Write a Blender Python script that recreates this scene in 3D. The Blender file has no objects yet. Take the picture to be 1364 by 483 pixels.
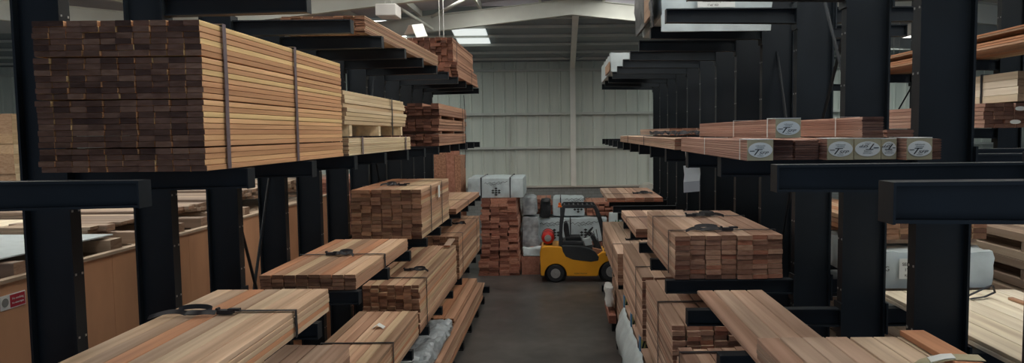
import bpy, bmesh, math, random
from mathutils import Vector, Matrix, noise
random.seed(7)
S = bpy.context.scene
COL = S.collection
H = 4.02                      # eye height above the floor; z values below written "-1.5+H" are measured from it
F = 950.0                     # focal length in pixels of a 1364 px wide frame

# ------------------------------------------------------------------ camera
yd = Vector((0, (241.5-176.5)/F, -1.0)).normalized()     # world +Y seen from the camera (x right, y up, -z forward)
zu = Vector((-0.010, 1.0, 0.0)); zu = (zu - yd*zu.dot(yd)).normalized()
xr = yd.cross(zu)
M = Matrix((xr, yd, zu))      # rows = world axes in camera coordinates -> camera-to-world rotation
cam_d = bpy.data.cameras.new('camera'); cam = bpy.data.objects.new('camera', cam_d); COL.objects.link(cam)
cam.matrix_world = Matrix.Translation((0, 0, H)) @ M.to_4x4()
cam_d.sensor_width = 36.0; cam_d.lens = F/1364*36.0; cam_d.shift_x = (682-747)/1364; cam_d.clip_start = 0.05; cam_d.clip_end = 200
S.camera = cam

# ------------------------------------------------------------------ light and exposure
w = bpy.data.worlds.new('world'); S.world = w; w.use_nodes = True
w.node_tree.nodes['Background'].inputs[0].default_value = (0.62, 0.78, 1.0, 1)
w.node_tree.nodes['Background'].inputs[1].default_value = 0.55
ROOFLIGHT = 12.0               # brightness of the translucent roof sheets
BACKLIGHT = .95
S.view_settings.view_transform = 'Standard'; S.view_settings.look = 'None'
S.view_settings.exposure = -0.3; S.view_settings.gamma = 1.0
try: S.view_settings.use_curve_mapping = False
except Exception: pass

# ------------------------------------------------------------------ materials
def nt(name):
    m = bpy.data.materials.new(name); m.use_nodes = True
    t = m.node_tree; b = t.nodes['Principled BSDF']
    return m, t, b
def lk(t, a, b): t.links.new(a, b)
def plain(name, col, rough=0.6, metal=0.0, var=0.12, scale=6.0, bump=0.0, stretch=None, spec=0.4):
    m, t, b = nt(name)
    b.inputs['Roughness'].default_value = rough; b.inputs['Metallic'].default_value = metal
    b.inputs['Specular IOR Level'].default_value = spec
    tc = t.nodes.new('ShaderNodeTexCoord'); mp = t.nodes.new('ShaderNodeMapping'); n = t.nodes.new('ShaderNodeTexNoise')
    if stretch: mp.inputs['Scale'].default_value = stretch
    n.inputs['Scale'].default_value = scale; n.inputs['Detail'].default_value = 5
    r = t.nodes.new('ShaderNodeValToRGB')
    r.color_ramp.elements[0].color = (*[c*(1-var) for c in col], 1); r.color_ramp.elements[1].color = (*[min(1, c*(1+var)) for c in col], 1)
    r.color_ramp.elements[0].position = .3; r.color_ramp.elements[1].position = .7
    lk(t, tc.outputs['Object'], mp.inputs[0]); lk(t, mp.outputs[0], n.inputs['Vector']); lk(t, n.outputs[0], r.inputs[0]); lk(t, r.outputs[0], b.inputs['Base Color'])
    if bump:
        bp = t.nodes.new('ShaderNodeBump'); bp.inputs['Strength'].default_value = bump; bp.inputs['Distance'].default_value = .02
        lk(t, n.outputs[0], bp.inputs['Height']); lk(t, bp.outputs[0], b.inputs['Normal'])
    return m
def emit(name, col, s):
    m, t, b = nt(name)
    b.inputs['Base Color'].default_value = (*col, 1); b.inputs['Emission Color'].default_value = (*col, 1); b.inputs['Emission Strength'].default_value = s
    return m
def wood(name, cols, end=False):
    """per-board tone from the board's own random number, grain running along the board (local Y)"""
    m, t, b = nt(name)
    b.inputs['Roughness'].default_value = .62 if not end else .85
    b.inputs['Specular IOR Level'].default_value = .3 if not end else .12
    oi = t.nodes.new('ShaderNodeObjectInfo'); ge = t.nodes.new('ShaderNodeNewGeometry')
    ad = t.nodes.new('ShaderNodeMath'); ad.operation = 'ADD'; fr = t.nodes.new('ShaderNodeMath'); fr.operation = 'FRACT'
    lk(t, oi.outputs['Random'], ad.inputs[0]); lk(t, ge.outputs['Random Per Island'], ad.inputs[1]); lk(t, ad.outputs[0], fr.inputs[0])
    r = t.nodes.new('ShaderNodeValToRGB'); els = r.color_ramp.elements
    while len(els) < len(cols): els.new(.5)
    for i, c in enumerate(cols):
        els[i].position = i/(len(cols)-1); els[i].color = (*c, 1)
    r.color_ramp.interpolation = 'CONSTANT'
    for i, c in enumerate(cols): els[i].position = i/len(cols)
    lk(t, fr.outputs[0], r.inputs[0])
    tc = t.nodes.new('ShaderNodeTexCoord'); mp = t.nodes.new('ShaderNodeMapping')
    mp.inputs['Scale'].default_value = (13, .45, 13) if not end else (14, 14, 60)
    of = t.nodes.new('ShaderNodeVectorMath'); of.operation = 'ADD'
    mu = t.nodes.new('ShaderNodeMath'); mu.operation = 'MULTIPLY'; mu.inputs[1].default_value = 37.0
    cb = t.nodes.new('ShaderNodeCombineXYZ')
    lk(t, fr.outputs[0], mu.inputs[0]); lk(t, mu.outputs[0], cb.inputs[0]); lk(t, mu.outputs[0], cb.inputs[2]); lk(t, mu.outputs[0], cb.inputs[1])
    lk(t, tc.outputs['Object'], of.inputs[0]); lk(t, cb.outputs[0], of.inputs[1]); lk(t, of.outputs[0], mp.inputs[0])
    n = t.nodes.new('ShaderNodeTexNoise'); n.inputs['Scale'].default_value = 1.0; n.inputs['Detail'].default_value = 4; n.inputs['Distortion'].default_value = .4
    lk(t, mp.outputs[0], n.inputs['Vector'])
    gr = t.nodes.new('ShaderNodeValToRGB'); gr.color_ramp.elements[0].position = .32; gr.color_ramp.elements[0].color = (.76, .70, .65, 1)
    gr.color_ramp.elements[1].position = .66; gr.color_ramp.elements[1].color = (1.1, 1.1, 1.1, 1)
    lk(t, n.outputs[0], gr.inputs[0])
    mx = t.nodes.new('ShaderNodeMix'); mx.data_type = 'RGBA'; mx.blend_type = 'MULTIPLY'; mx.inputs[0].default_value = 1.0
    lk(t, r.outputs[0], mx.inputs[6]); lk(t, gr.outputs[0], mx.inputs[7]); lk(t, mx.outputs[2], b.inputs['Base Color'])
    return m
MAT = {}
cedar = [(.48, .28, .175), (.62, .42, .27), (.42, .25, .165), (.66, .46, .31), (.54, .27, .15), (.60, .45, .29), (.38, .25, .165), (.57, .36, .24)]
MAT['cedar'] = wood('cedar_face', cedar)
MAT['cedar_end'] = wood('cedar_end', [(.20, .11, .07), (.31, .17, .11), (.22, .13, .085), (.37, .21, .13), (.15, .08, .055), (.27, .15, .10)], True)
MAT['honey'] = wood('honey_board_face', [(.66, .49, .33), (.72, .56, .38), (.55, .40, .27), (.70, .52, .35), (.60, .30, .16), (.70, .55, .38), (.50, .36, .25), (.66, .47, .32)])
MAT['honey_end'] = wood('honey_board_end', [(.30, .18, .12), (.38, .23, .15)], True)
MAT['honeypale'] = wood('straw_board_face', [(.74, .62, .44), (.80, .68, .50), (.70, .55, .40)])
MAT['honeypale_end'] = MAT['honey_end']
MAT['dusk'] = wood('brown_board_face', [(.44, .30, .22), (.56, .39, .29), (.36, .25, .185), (.60, .43, .32), (.46, .29, .21), (.50, .37, .28), (.33, .21, .155)])
MAT['dusk_end'] = wood('brown_board_end', [(.30, .17, .12), (.38, .22, .155), (.25, .14, .10), (.42, .26, .18), (.33, .15, .10), (.22, .12, .085)], True)
MAT['gold'] = wood('golden_board_face', [(.66, .37, .19), (.72, .42, .22), (.80, .49, .25), (.60, .33, .17), (.70, .40, .21), (.86, .62, .30), (.64, .35, .18)])
MAT['gold_end'] = wood('golden_board_end', [(.17, .10, .073), (.23, .135, .097), (.185, .108, .079), (.28, .168, .118), (.10, .06, .048), (.205, .118, .087), (.135, .079, .06)], True)  # darker cut grain, with shade on the camera-facing ends put into the tone
MAT['pale'] = wood('pale_lath_face', [(.72, .56, .34), (.80, .66, .43), (.66, .50, .31), (.84, .70, .47)])
MAT['pale_end'] = wood('pale_lath_end', [(.45, .32, .2), (.5, .36, .23), (.38, .26, .17)], True)
MAT['red'] = wood('red_board_face', [(.40, .18, .125), (.48, .23, .16), (.34, .155, .11), (.50, .26, .18)])
MAT['red_end'] = wood('red_board_end', [(.32, .145, .105), (.42, .20, .145), (.22, .10, .075), (.48, .24, .17)], True)
MAT['rose'] = wood('rose_cladding_face', [(.42, .25, .195), (.48, .29, .225), (.38, .22, .17), (.50, .32, .25)])
MAT['rose_end'] = wood('rose_cladding_end', [(.15, .085, .068), (.19, .11, .085), (.13, .072, .058)], True)
MAT['umber'] = wood('umber_board_face', [(.42, .23, .15), (.50, .29, .19), (.36, .20, .135), (.46, .25, .16)])
MAT['umber_end'] = wood('umber_board_end', [(.13, .062, .045), (.18, .088, .062), (.10, .05, .037), (.21, .10, .07)], True)
MAT['maple'] = wood('blond_board_face', [(.78, .71, .55), (.83, .77, .61), (.74, .66, .50), (.85, .79, .65)])
MAT['maple_end'] = wood('blond_board_end', [(.36, .27, .19), (.40, .30, .21), (.33, .24, .17)], True)
MAT['grey'] = wood('weathered_board_face', [(.30, .23, .175), (.38, .29, .22), (.24, .18, .14), (.44, .35, .26)])
MAT['grey_end'] = wood('weathered_board_end', [(.26, .18, .13), (.32, .22, .16), (.2, .14, .10)], True)
MAT['steel'] = plain('black_painted_steel', (.0085, .0130, .0175), .5, 0, .2, 3, spec=.3)
MAT['bolt'] = plain('zinc_bolt', (.42, .43, .42), .35, .6, .1, 20)
MAT['beam'] = plain('pale_painted_beam', (.58, .60, .55), .6, 0, .06, 2)
MAT['post'] = plain('off_white_post', (.80, .79, .72), .6, 0, .05, 2)
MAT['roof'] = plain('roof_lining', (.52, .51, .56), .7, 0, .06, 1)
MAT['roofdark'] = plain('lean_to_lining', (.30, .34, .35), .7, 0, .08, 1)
MAT['cream'] = plain('lean_to_eave', (.60, .57, .50), .7, 0, .1, 1)
MAT['strap'] = plain('black_strap', (.018, .019, .024), .5, 0, .2, 20)
MAT['purple'] = plain('mauve_strap', (.16, .12, .13), .5, 0, .2, 20)
MAT['plastic'] = plain('white_wrap', (.52, .60, .62), .38, 0, .10, 5, .4)
MAT['plasticgrey'] = plain('grey_wrap', (.34, .38, .40), .3, 0, .4, 7, .7)
MAT['blackwrap'] = plain('black_wrap', (.02, .022, .025), .4, 0, .2, 5, .4)
MAT['paper'] = plain('white_paper', (.74, .77, .75), .7, 0, .03, 8)
MAT['olive'] = plain('olive_paper', (.42, .38, .25), .7, 0, .12, 14)
MAT['ink'] = plain('black_ink', (.03, .03, .03), .7, 0, .05, 8)
MAT['greyink'] = plain('grey_ink', (.25, .26, .25), .7, 0, .05, 8)
MAT['ply'] = plain('brown_plywood', (.55, .30, .17), .5, 0, .2, 1.6, 0, (1, 1, .35))
MAT['osb'] = plain('strand_board', (.42, .21, .13), .8, 0, .4, 22)
MAT['yellow'] = plain('yellow_paint', (.80, .36, .02), .35, 0, .04, 3)
MAT['capyellow'] = plain('yellow_cap', (.35, .33, .10), .5, 0, .3, 30)
MAT['blue'] = plain('blue_tape', (.12, .26, .42), .5, 0, .2, 20)
MAT['rubber'] = plain('black_rubber', (.022, .024, .027), .75, 0, .15, 15)
MAT['darkplastic'] = plain('charcoal_panel', (.03, .034, .038), .5, 0, .1, 8)
MAT['hub'] = plain('grey_hub', (.34, .34, .33), .45, .3, .1, 12)
MAT['redpaint'] = plain('red_cylinder', (.50, .025, .02), .35, 0, .1, 5)
MAT['redsign'] = plain('red_sign', (.42, .03, .05), .5, 0, .05, 5)
MAT['orange'] = plain('orange_lens', (.85, .16, .02), .3, 0, .05, 5)
MAT['green'] = plain('green_print', (.03, .16, .07), .6, 0, .2, 10)
MAT['box'] = plain('lamp_housing', (.62, .62, .60), .5, 0, .03, 4)
MAT['sky'] = emit('rooflight_sheet', (1.0, .965, .90), ROOFLIGHT)
MAT['skyback'] = emit('lean_to_rooflight', (.93, 1.0, .97), BACKLIGHT)
MAT['skyfill'] = emit('lean_to_fill_panel', (.93, 1.0, .97), 4.5)  # fill for the back wall, added out of view
MAT['skywin'] = emit('window_daylight', (.88, .86, 1.0), 1.5)
MAT['tube'] = emit('lit_tube', (1, .98, .92), 2.0)

def floor_mat():
    m, t, b = nt('polished_concrete')
    tc = t.nodes.new('ShaderNodeTexCoord'); n = t.nodes.new('ShaderNodeTexNoise'); n.inputs['Scale'].default_value = .7; n.inputs['Detail'].default_value = 8; n.inputs['Roughness'].default_value = .65
    r = t.nodes.new('ShaderNodeValToRGB'); r.color_ramp.elements[0].position = .3; r.color_ramp.elements[0].color = (.045, .044, .043, 1)
    r.color_ramp.elements[1].position = .72; r.color_ramp.elements[1].color = (.105, .10, .094, 1)
    n2 = t.nodes.new('ShaderNodeTexNoise'); n2.inputs['Scale'].default_value = 2.5; n2.inputs['Detail'].default_value = 6
    r2 = t.nodes.new('ShaderNodeMapRange'); r2.inputs[3].default_value = .22; r2.inputs[4].default_value = .5
    lk(t, tc.outputs['Object'], n.inputs['Vector']); lk(t, tc.outputs['Object'], n2.inputs['Vector'])
    lk(t, n.outputs[0], r.inputs[0]); lk(t, r.outputs[0], b.inputs['Base Color']); lk(t, n2.outputs[0], r2.inputs[0]); lk(t, r2.outputs[0], b.inputs['Roughness'])
    return m
def clad_mat():
    m, t, b = nt('cream_cladding'); b.inputs['Roughness'].default_value = .6
    tc = t.nodes.new('ShaderNodeTexCoord'); mp = t.nodes.new('ShaderNodeMapping'); mp.inputs['Scale'].default_value = (3, 1, .25)
    n = t.nodes.new('ShaderNodeTexNoise'); n.inputs['Scale'].default_value = 1.2; n.inputs['Detail'].default_value = 6
    r = t.nodes.new('ShaderNodeValToRGB'); r.color_ramp.elements[0].position = .25; r.color_ramp.elements[0].color = (.55, .60, .54, 1)
    r.color_ramp.elements[1].position = .75; r.color_ramp.elements[1].color = (.72, .75, .67, 1)
    lk(t, tc.outputs['Object'], mp.inputs[0]); lk(t, mp.outputs[0], n.inputs['Vector']); lk(t, n.outputs[0], r.inputs[0]); lk(t, r.outputs[0], b.inputs['Base Color'])
    return m
def block_mat():
    m, t, b = nt('concrete_block'); b.inputs['Roughness'].default_value = .9
    tc = t.nodes.new('ShaderNodeTexCoord'); mp = t.nodes.new('ShaderNodeMapping'); mp.inputs['Rotation'].default_value = (math.pi/2, 0, 0)
    br = t.nodes.new('ShaderNodeTexBrick'); br.inputs['Scale'].default_value = 2.2
    br.inputs['Color1'].default_value = (.24, .25, .24, 1); br.inputs['Color2'].default_value = (.29, .30, .29, 1); br.inputs['Mortar'].default_value = (.20, .20, .195, 1)
    lk(t, tc.outputs['Object'], mp.inputs[0]); lk(t, mp.outputs[0], br.inputs[0]); lk(t, br.outputs[0], b.inputs['Base Color'])
    return m
MAT['floor'] = floor_mat(); MAT['clad'] = clad_mat(); MAT['block'] = block_mat()

# ------------------------------------------------------------------ mesh helpers
class MB:
    def __init__(s): s.v = []; s.f = []; s.m = []
    def add(s, vs, fs, mi=0):
        o = len(s.v); s.v += [tuple(v) for v in vs]; s.f += [tuple(i+o for i in f) for f in fs]; s.m += [mi]*len(fs); return s
    def box(s, x0, x1, y0, y1, z0, z1, mi=0):
        return s.add([(x0,y0,z0),(x1,y0,z0),(x1,y1,z0),(x0,y1,z0),(x0,y0,z1),(x1,y0,z1),(x1,y1,z1),(x0,y1,z1)],
                     [(3,2,1,0),(4,5,6,7),(0,1,5,4),(1,2,6,5),(2,3,7,6),(3,0,4,7)], mi)
    def prism(s, poly, axis, a, b, mi=0, cap=None):
        """poly: 2D outline; axis 'y': poly in XZ swept from y=a to b; 'x': poly in YZ; 'z': poly in XY"""
        n = len(poly)
        f = {'y': lambda p, q: (p[0], q, p[1]), 'x': lambda p, q: (q, p[0], p[1]), 'z': lambda p, q: (p[0], p[1], q)}[axis]
        vs = [f(p, a) for p in poly]+[f(p, b) for p in poly]
        s.add(vs, [(i, (i+1) % n, (i+1) % n+n, i+n) for i in range(n)], mi)
        o = len(s.v)-2*n
        c = mi if cap is None else cap
        s.f += [tuple(o+i for i in reversed(range(n))), tuple(o+n+i for i in range(n))]; s.m += [c, c]
        return s
    def tube(s, pts, r, n=8, mi=0):
        pts = [Vector(p) for p in pts]; rings = []
        rr = r if isinstance(r, (list, tuple)) else [r]*len(pts)
        for i, p in enumerate(pts):
            d = (pts[min(i+1, len(pts)-1)]-pts[max(i-1, 0)]).normalized()
            u = d.cross(Vector((0, 0, 1)) if abs(d.z) < .9 else Vector((1, 0, 0))).normalized(); v = d.cross(u)
            rings.append([p+(u*math.cos(a)+v*math.sin(a))*rr[i] for a in [2*math.pi*k/n for k in range(n)]])
        o = len(s.v)
        for r_ in rings: s.v += [tuple(q) for q in r_]
        for i in range(len(pts)-1):
            for k in range(n):
                s.f.append((o+i*n+k, o+i*n+(k+1) % n, o+(i+1)*n+(k+1) % n, o+(i+1)*n+k)); s.m.append(mi)
        s.f += [tuple(o+k for k in reversed(range(n))), tuple(o+(len(pts)-1)*n+k for k in range(n))]; s.m += [mi, mi]
        return s
    def ribbon(s, pts, wv, th, mi=0):
        """flat strap: pts path, wv width vector, th thickness"""
        pts = [Vector(p) for p in pts]; wv = Vector(wv); o = len(s.v)
        for i, p in enumerate(pts):
            d = (pts[min(i+1, len(pts)-1)]-pts[max(i-1, 0)]).normalized(); nn = d.cross(wv).normalized()*th*.5; h = wv*.5
            s.v += [tuple(p-h-nn), tuple(p+h-nn), tuple(p+h+nn), tuple(p-h+nn)]
        for i in range(len(pts)-1):
            for k in range(4):
                s.f.append((o+i*4+k, o+i*4+(k+1) % 4, o+(i+1)*4+(k+1) % 4, o+(i+1)*4+k)); s.m.append(mi)
        e = o+(len(pts)-1)*4
        s.f += [(o+3, o+2, o+1, o), (e, e+1, e+2, e+3)]; s.m += [mi, mi]
        return s
    def lathe(s, prof, c, axis='y', n=24, mi=0):
        """prof: list of (r, h) along the axis"""
        o = len(s.v); cx, cy, cz = c
        for r, h in prof:
            for k in range(n):
                a = 2*math.pi*k/n; p, q = r*math.cos(a), r*math.sin(a)
                s.v.append({'y': (cx+p, cy+h, cz+q), 'x': (cx+h, cy+p, cz+q), 'z': (cx+p, cy+q, cz+h)}[axis])
        for i in range(len(prof)-1):
            for k in range(n):
                s.f.append((o+i*n+k, o+i*n+(k+1) % n, o+(i+1)*n+(k+1) % n, o+(i+1)*n+k)); s.m.append(mi)
        s.f += [tuple(o+k for k in reversed(range(n))), tuple(o+(len(prof)-1)*n+k for k in range(n))]; s.m += [mi, mi]
        return s
    def build(s, name, mats, parent=None, loc=None, smooth=False, bevel=0):
        me = bpy.data.meshes.new(name); me.from_pydata(s.v, [], s.f); me.update()
        for m in (mats if isinstance(mats, (list, tuple)) else [mats]): me.materials.append(MAT[m] if isinstance(m, str) else m)
        me.polygons.foreach_set('material_index', s.m)
        bm = bmesh.new(); bm.from_mesh(me); bmesh.ops.recalc_face_normals(bm, faces=bm.faces); bm.to_mesh(me); bm.free()
        if smooth:
            me.polygons.foreach_set('use_smooth', [True]*len(me.polygons)); me.set_sharp_from_angle(angle=math.radians(32))
        o = bpy.data.objects.new(name, me); COL.objects.link(o)
        if parent: o.parent = parent
        if loc: o.location = loc
        if bevel:
            b = o.modifiers.new('bevel', 'BEVEL'); b.width = bevel; b.segments = 2; b.limit_method = 'ANGLE'; b.angle_limit = math.radians(40)
        return o
def tag(o, label, cat, group=None, kind=None):
    o['label'] = label; o['category'] = cat
    if group: o['group'] = group
    if kind: o['kind'] = kind
    return o
def thing(name, label, cat, loc=(0, 0, 0), rz=0, group=None):
    o = bpy.data.objects.new(name, None); COL.objects.link(o); o.location = loc; o.rotation_euler = (0, 0, rz); o.empty_display_size = .1
    return tag(o, label, cat, group)
def struct(name, mb, mat, **k):
    o = mb.build(name, mat, **k); o['kind'] = 'structure'; return o
def text(body, size, mat, parent, loc, rot, shear=0, name='lettering', sx=1.0, extrude=.0008):
    c = bpy.data.curves.new(name, 'FONT'); c.body = body; c.size = size; c.align_x = 'CENTER'; c.align_y = 'CENTER'; c.extrude = extrude; c.shear = shear
    o = bpy.data.objects.new(name, c); COL.objects.link(o)
    dg = bpy.context.evaluated_depsgraph_get(); me = bpy.data.meshes.new_from_object(o.evaluated_get(dg))
    bpy.data.objects.remove(o)
    me.name = name; me.materials.clear(); me.materials.append(MAT[mat])
    q = bpy.data.objects.new(name, me); COL.objects.link(q); q.parent = parent; q.location = loc; q.rotation_euler = rot; q.scale = (sx, 1, 1)
    return q
def board_geo(mb, cx, cy, cz, w, l, h, c=.003):
    """a sawn board: chamfered cross section, length along Y, ends in slot 1"""
    a, b = w/2, h/2; c = min(c, h*.2)
    poly = [(cx-a+c, cz-b), (cx+a-c, cz-b), (cx+a, cz-b+c), (cx+a, cz+b-c), (cx+a-c, cz+b), (cx-a+c, cz+b), (cx-a, cz+b-c), (cx-a, cz-b+c)]
    return mb.prism(poly, 'y', cy-l/2, cy+l/2, 0, 1)
def strap_on(t, yl, hw, zt, mat='strap', wd=.045, name='strap', zb=0.0, wob=.004):
    o = hw+.011; z1 = zt+.012; pts = []
    def seg(a, b, n):
        for i in range(n):
            f = i/n; pts.append((a[0]+(b[0]-a[0])*f, yl+random.uniform(-wob, wob), a[1]+(b[1]-a[1])*f))
    seg((-o, zb+.004), (-o, z1), 5); seg((-o, z1), (o, z1), 6); seg((o, z1), (o, zb+.004), 5); pts.append((o, yl, zb+.004))
    return MB().ribbon(pts, (0, wd, 0), .003).build(name, mat, t)
def strap_tail(t, x, y, z, L=.35, mat='strap', flip=1, rise=.035):
    """ratchet buckle with a crumpled loose end folded back on itself"""
    b = MB(); b.box(x-.06, x+.06, y-.026, y+.026, z+.003, z+.034); b.tube([(x-.06, y-.022, z+.04), (x-.06, y+.022, z+.04)], .012); b.box(x+.02, x+.11, y-.02, y+.02, z+.024, z+.044)
    b.build('buckle', 'strap', t, bevel=.003)
    pts = []; n = 40
    for i in range(n):
        f = i/(n-1); a = f*7.5
        pts.append((x+flip*(.06+L*f), y-.03-.11*f-.05*math.sin(a), z+.021+.022*abs(math.sin(a*.8))))
    MB().ribbon(pts, (.004, .026, .026), .004).build('strap_tail', mat, t)
    R_ = L*.30
    lp = [(x+flip*(.10+R_)+R_*math.cos(a), y+.01+R_*.34*math.sin(a)-.02, z+.024+.03*(.5+.5*math.sin(a))) for a in [i*2*math.pi/22 for i in range(23)]]
    MB().ribbon(lp, (0, .016, .032), .004).build('strap_loop', mat, t)
SIDE = {'L': 1, 'R': 0}
def pack(label, x0, x1, y0, y1, z0, z1, nx, nz, pal='cedar', straps=(), side='L', rz=0.0, jit=.018, group=None, strapmat='strap',
         name='timber_pack', cat='timber pack', skip=None, lens=None, bearers=(), tails=(), xj=.003, lift=0.0, tilt=0.0, drops=None):
    """straps: y distances from the near end. z given from eye height."""
    z0 += H; z1 += H
    cx, cy = (x0+x1)/2, (y0+y1)/2; L = y1-y0; W = x1-x0; Ht = z1-z0
    t = thing(name, label, cat, (cx, cy, z0), rz, group)
    if tilt: t.rotation_euler = (tilt, 0, rz)
    rr = random.Random(hash_(label))
    bw = W/nx; bears = list(bearers); bh_tot = sum(b[1] for b in bears)
    bh = (Ht-bh_tot)/nz
    cells = []
    for j in range(nz):
        off = sum(b[1] for b in bears if j >= b[0])
        for i in range(nx):
            if skip and skip(i, j): continue
            cells.append((i, j, off))
    vis = sorted(cells, key=lambda c: (0 if c[1] == nz-1 else 1 if c[0] == (nx-1 if side == 'L' else 0) else 2, (nz-c[1])*.3+rr.random()*nz))
    parts = set((c[0], c[1]) for c in vis[:100]); core = MB(); many = len(cells) > 100
    for (i, j, off) in cells:
        dl = lens(i, j, rr) if lens else 0
        l = L-dl-abs(rr.gauss(0, jit*.5)); sh = rr.uniform(-jit, jit)*.6+dl/2
        x = -W/2+(i+.5)*bw+rr.uniform(-xj, xj); z = off+(j+.5)*bh
        tight = pal in ('gold', 'pale'); w_ = bw-(.003 if tight else .007)-rr.random()*.003; h_ = bh-(.0012 if tight else .003)-rr.random()*min(.002, bh*.06)
        if (i, j) in parts:
            board_geo(MB_ := MB(), 0, 0, 0, w_, l, h_).build('board', [pal, pal+'_end'], t, (x, sh, z))
        else: board_geo(core, x, sh, z, w_, l, h_)
    if many:
        c = core.build('inner_boards', [pal, pal+'_end'], t); c['kind'] = 'stuff'
    for (j, hh) in bears:
        if hh < .02: continue
        zb = sum(b[1] for b in bears if b[0] < j)+j*bh
        for q in range(3):
            yy = -L/2+L*(.08+.42*q)
            MB().box(-W/2+.01, W/2-.01, yy-.045, yy+.045, zb+.001, zb+hh-.002).build('bearer', [pal], t)
    for sy in straps: strap_on(t, -L/2+sy, W/2, Ht, strapmat)
    for (tx, sy, LL, fl) in tails: strap_tail(t, tx, -L/2+sy-.02, Ht+.004, LL, flip=fl)
    return t
def hash_(s):
    h = 7
    for c in s: h = (h*131+ord(c)) % 1000003
    return h
def soft_box(mb, x0, x1, y0, y1, z0, z1, amp=.02, seed=0, step=.09, rnd=.03, mi=0, sc=3.0):
    """wrapped bundle: a box with rounded edges and crumpled skin"""
    bm = bmesh.new(); n = [max(2, min(40, int(d/step))) for d in (x1-x0, y1-y0, z1-z0)]
    idx = {}
    def vert(i, j, k):
        if (i, j, k) in idx: return idx[(i, j, k)]
        p = Vector((x0+(x1-x0)*i/n[0], y0+(y1-y0)*j/n[1], z0+(z1-z0)*k/n[2]))
        q = Vector((min(max(p.x, x0+rnd), x1-rnd), min(max(p.y, y0+rnd), y1-rnd), min(max(p.z, z0+rnd), z1-rnd)))
        d = p-q
        if d.length > 1e-6: p = q+d.normalized()*rnd
        c = Vector(((x0+x1)/2, (y0+y1)/2, (z0+z1)/2)); s = noise.noise(p*sc+Vector((seed, seed*2, 0)))+.6*noise.noise(p*sc*3.1+Vector((0, seed, 5)))-.5*abs(noise.noise(p*sc*1.7+Vector((seed, 1, 1))))
        nn = d.normalized() if d.length > 1e-6 else Vector((0, 0, 1)); f = amp*s*(1 if k > 0 else .1)
        p = p+nn*min(f, amp*.8)
        p.z = max(p.z, z0)
        idx[(i, j, k)] = len(mb.v); mb.v.append(tuple(p)); return idx[(i, j, k)]
    def face(a): mb.f.append(tuple(vert(*q) for q in a)); mb.m.append(mi)
    for i in range(n[0]):
        for j in range(n[1]):
            face([(i,j,n[2]),(i+1,j,n[2]),(i+1,j+1,n[2]),(i,j+1,n[2])]); face([(i,j,0),(i,j+1,0),(i+1,j+1,0),(i+1,j,0)])
    for i in range(n[0]):
        for k in range(n[2]):
            face([(i,0,k),(i+1,0,k),(i+1,0,k+1),(i,0,k+1)]); face([(i,n[1],k),(i,n[1],k+1),(i+1,n[1],k+1),(i+1,n[1],k)])
    for j in range(n[1]):
        for k in range(n[2]):
            face([(0,j,k),(0,j,k+1),(0,j+1,k+1),(0,j+1,k)]); face([(n[0],j,k),(n[0],j+1,k),(n[0],j+1,k+1),(n[0],j,k+1)])
    bm.free(); return mb
def check_mark(t, x, y, z, s=.2, name='printed_mark'):
    """slanted chequered diamond and a scribbled line of script, on a face looking at -Y"""
    m = MB()
    for i in range(4):
        for j in range(4):
            if (i+j) % 2 == 0:
                u = (i-2)*s*.25; v = (j-2)*s*.25
                def R(a, b): return (x+(a-b)*.80, y, z+(a+b)*.55-s*.35)
                c_ = s*.25; p = [R(u, v), R(u+c_, v), R(u+c_, v+c_), R(u, v+c_)]
                m.add(p+[(q[0], q[1]+.002, q[2]) for q in p], [(0,1,2,3), (7,6,5,4), (0,4,5,1), (1,5,6,2), (2,6,7,3), (3,7,4,0)])
    for r, (dz, ln) in enumerate(((.36*s, 1.5*s), (.16*s, .8*s))):
        pts = [(x-ln+2*ln*i/16, y, z+dz+s*.35+s*.09*math.sin(i*2.1+r)*(1+.5*math.sin(i*.9))+s*.012*i) for i in range(17)]
        m.ribbon(pts, (0, 0, s*.05), .002)
    return m.build(name, 'ink', t)
def wrapped(label, x0, x1, y0, y1, z0, z1, mat='plastic', straps=(), marks=(), amp=.02, seed=1, group=None, name='wrapped_pack', cat='wrapped timber pack', rnd=.04, step=.09, sc=3.0, rz=0):
    z0 += H; z1 += H; cx, cy = (x0+x1)/2, (y0+y1)/2
    t = thing(name, label, cat, (cx, cy, z0), rz, group); W, L, Ht = x1-x0, y1-y0, z1-z0
    soft_box(MB(), -W/2, W/2, -L/2, L/2, 0, Ht, amp, seed, step, rnd, 0, sc).build('wrapping', mat, t, smooth=True)
    for (kind, p) in straps:
        if kind == 'y': strap_on(t, -L/2+p, W/2+amp*.4, Ht+amp*.4)
        else:
            o = L/2+amp*.5+.008; zt = Ht+amp*.5+.006
            MB().ribbon([(p, -o, .005), (p, -o, Ht*.5), (p, -o, zt), (p, 0, zt), (p, o, zt), (p, o, .005)], (.03, 0, 0), .003).build('strap', 'strap', t)
    for (mx, mz, s) in marks: check_mark(t, mx, -L/2-amp-.006, mz, s)
    return t

# ------------------------------------------------------------------ building shell
BY = 27.0                                             # back wall
def roof_z(x):                                        # underside of the portal beams, from eye height; bays repeat
    d = abs(x-.35); d = d if d < 9.6 else abs(19.2-d)
    return 3.34-.11*d+H
struct('floor', MB().box(-24, 24, -3, BY+.3, -.2, 0), 'floor')
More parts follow.
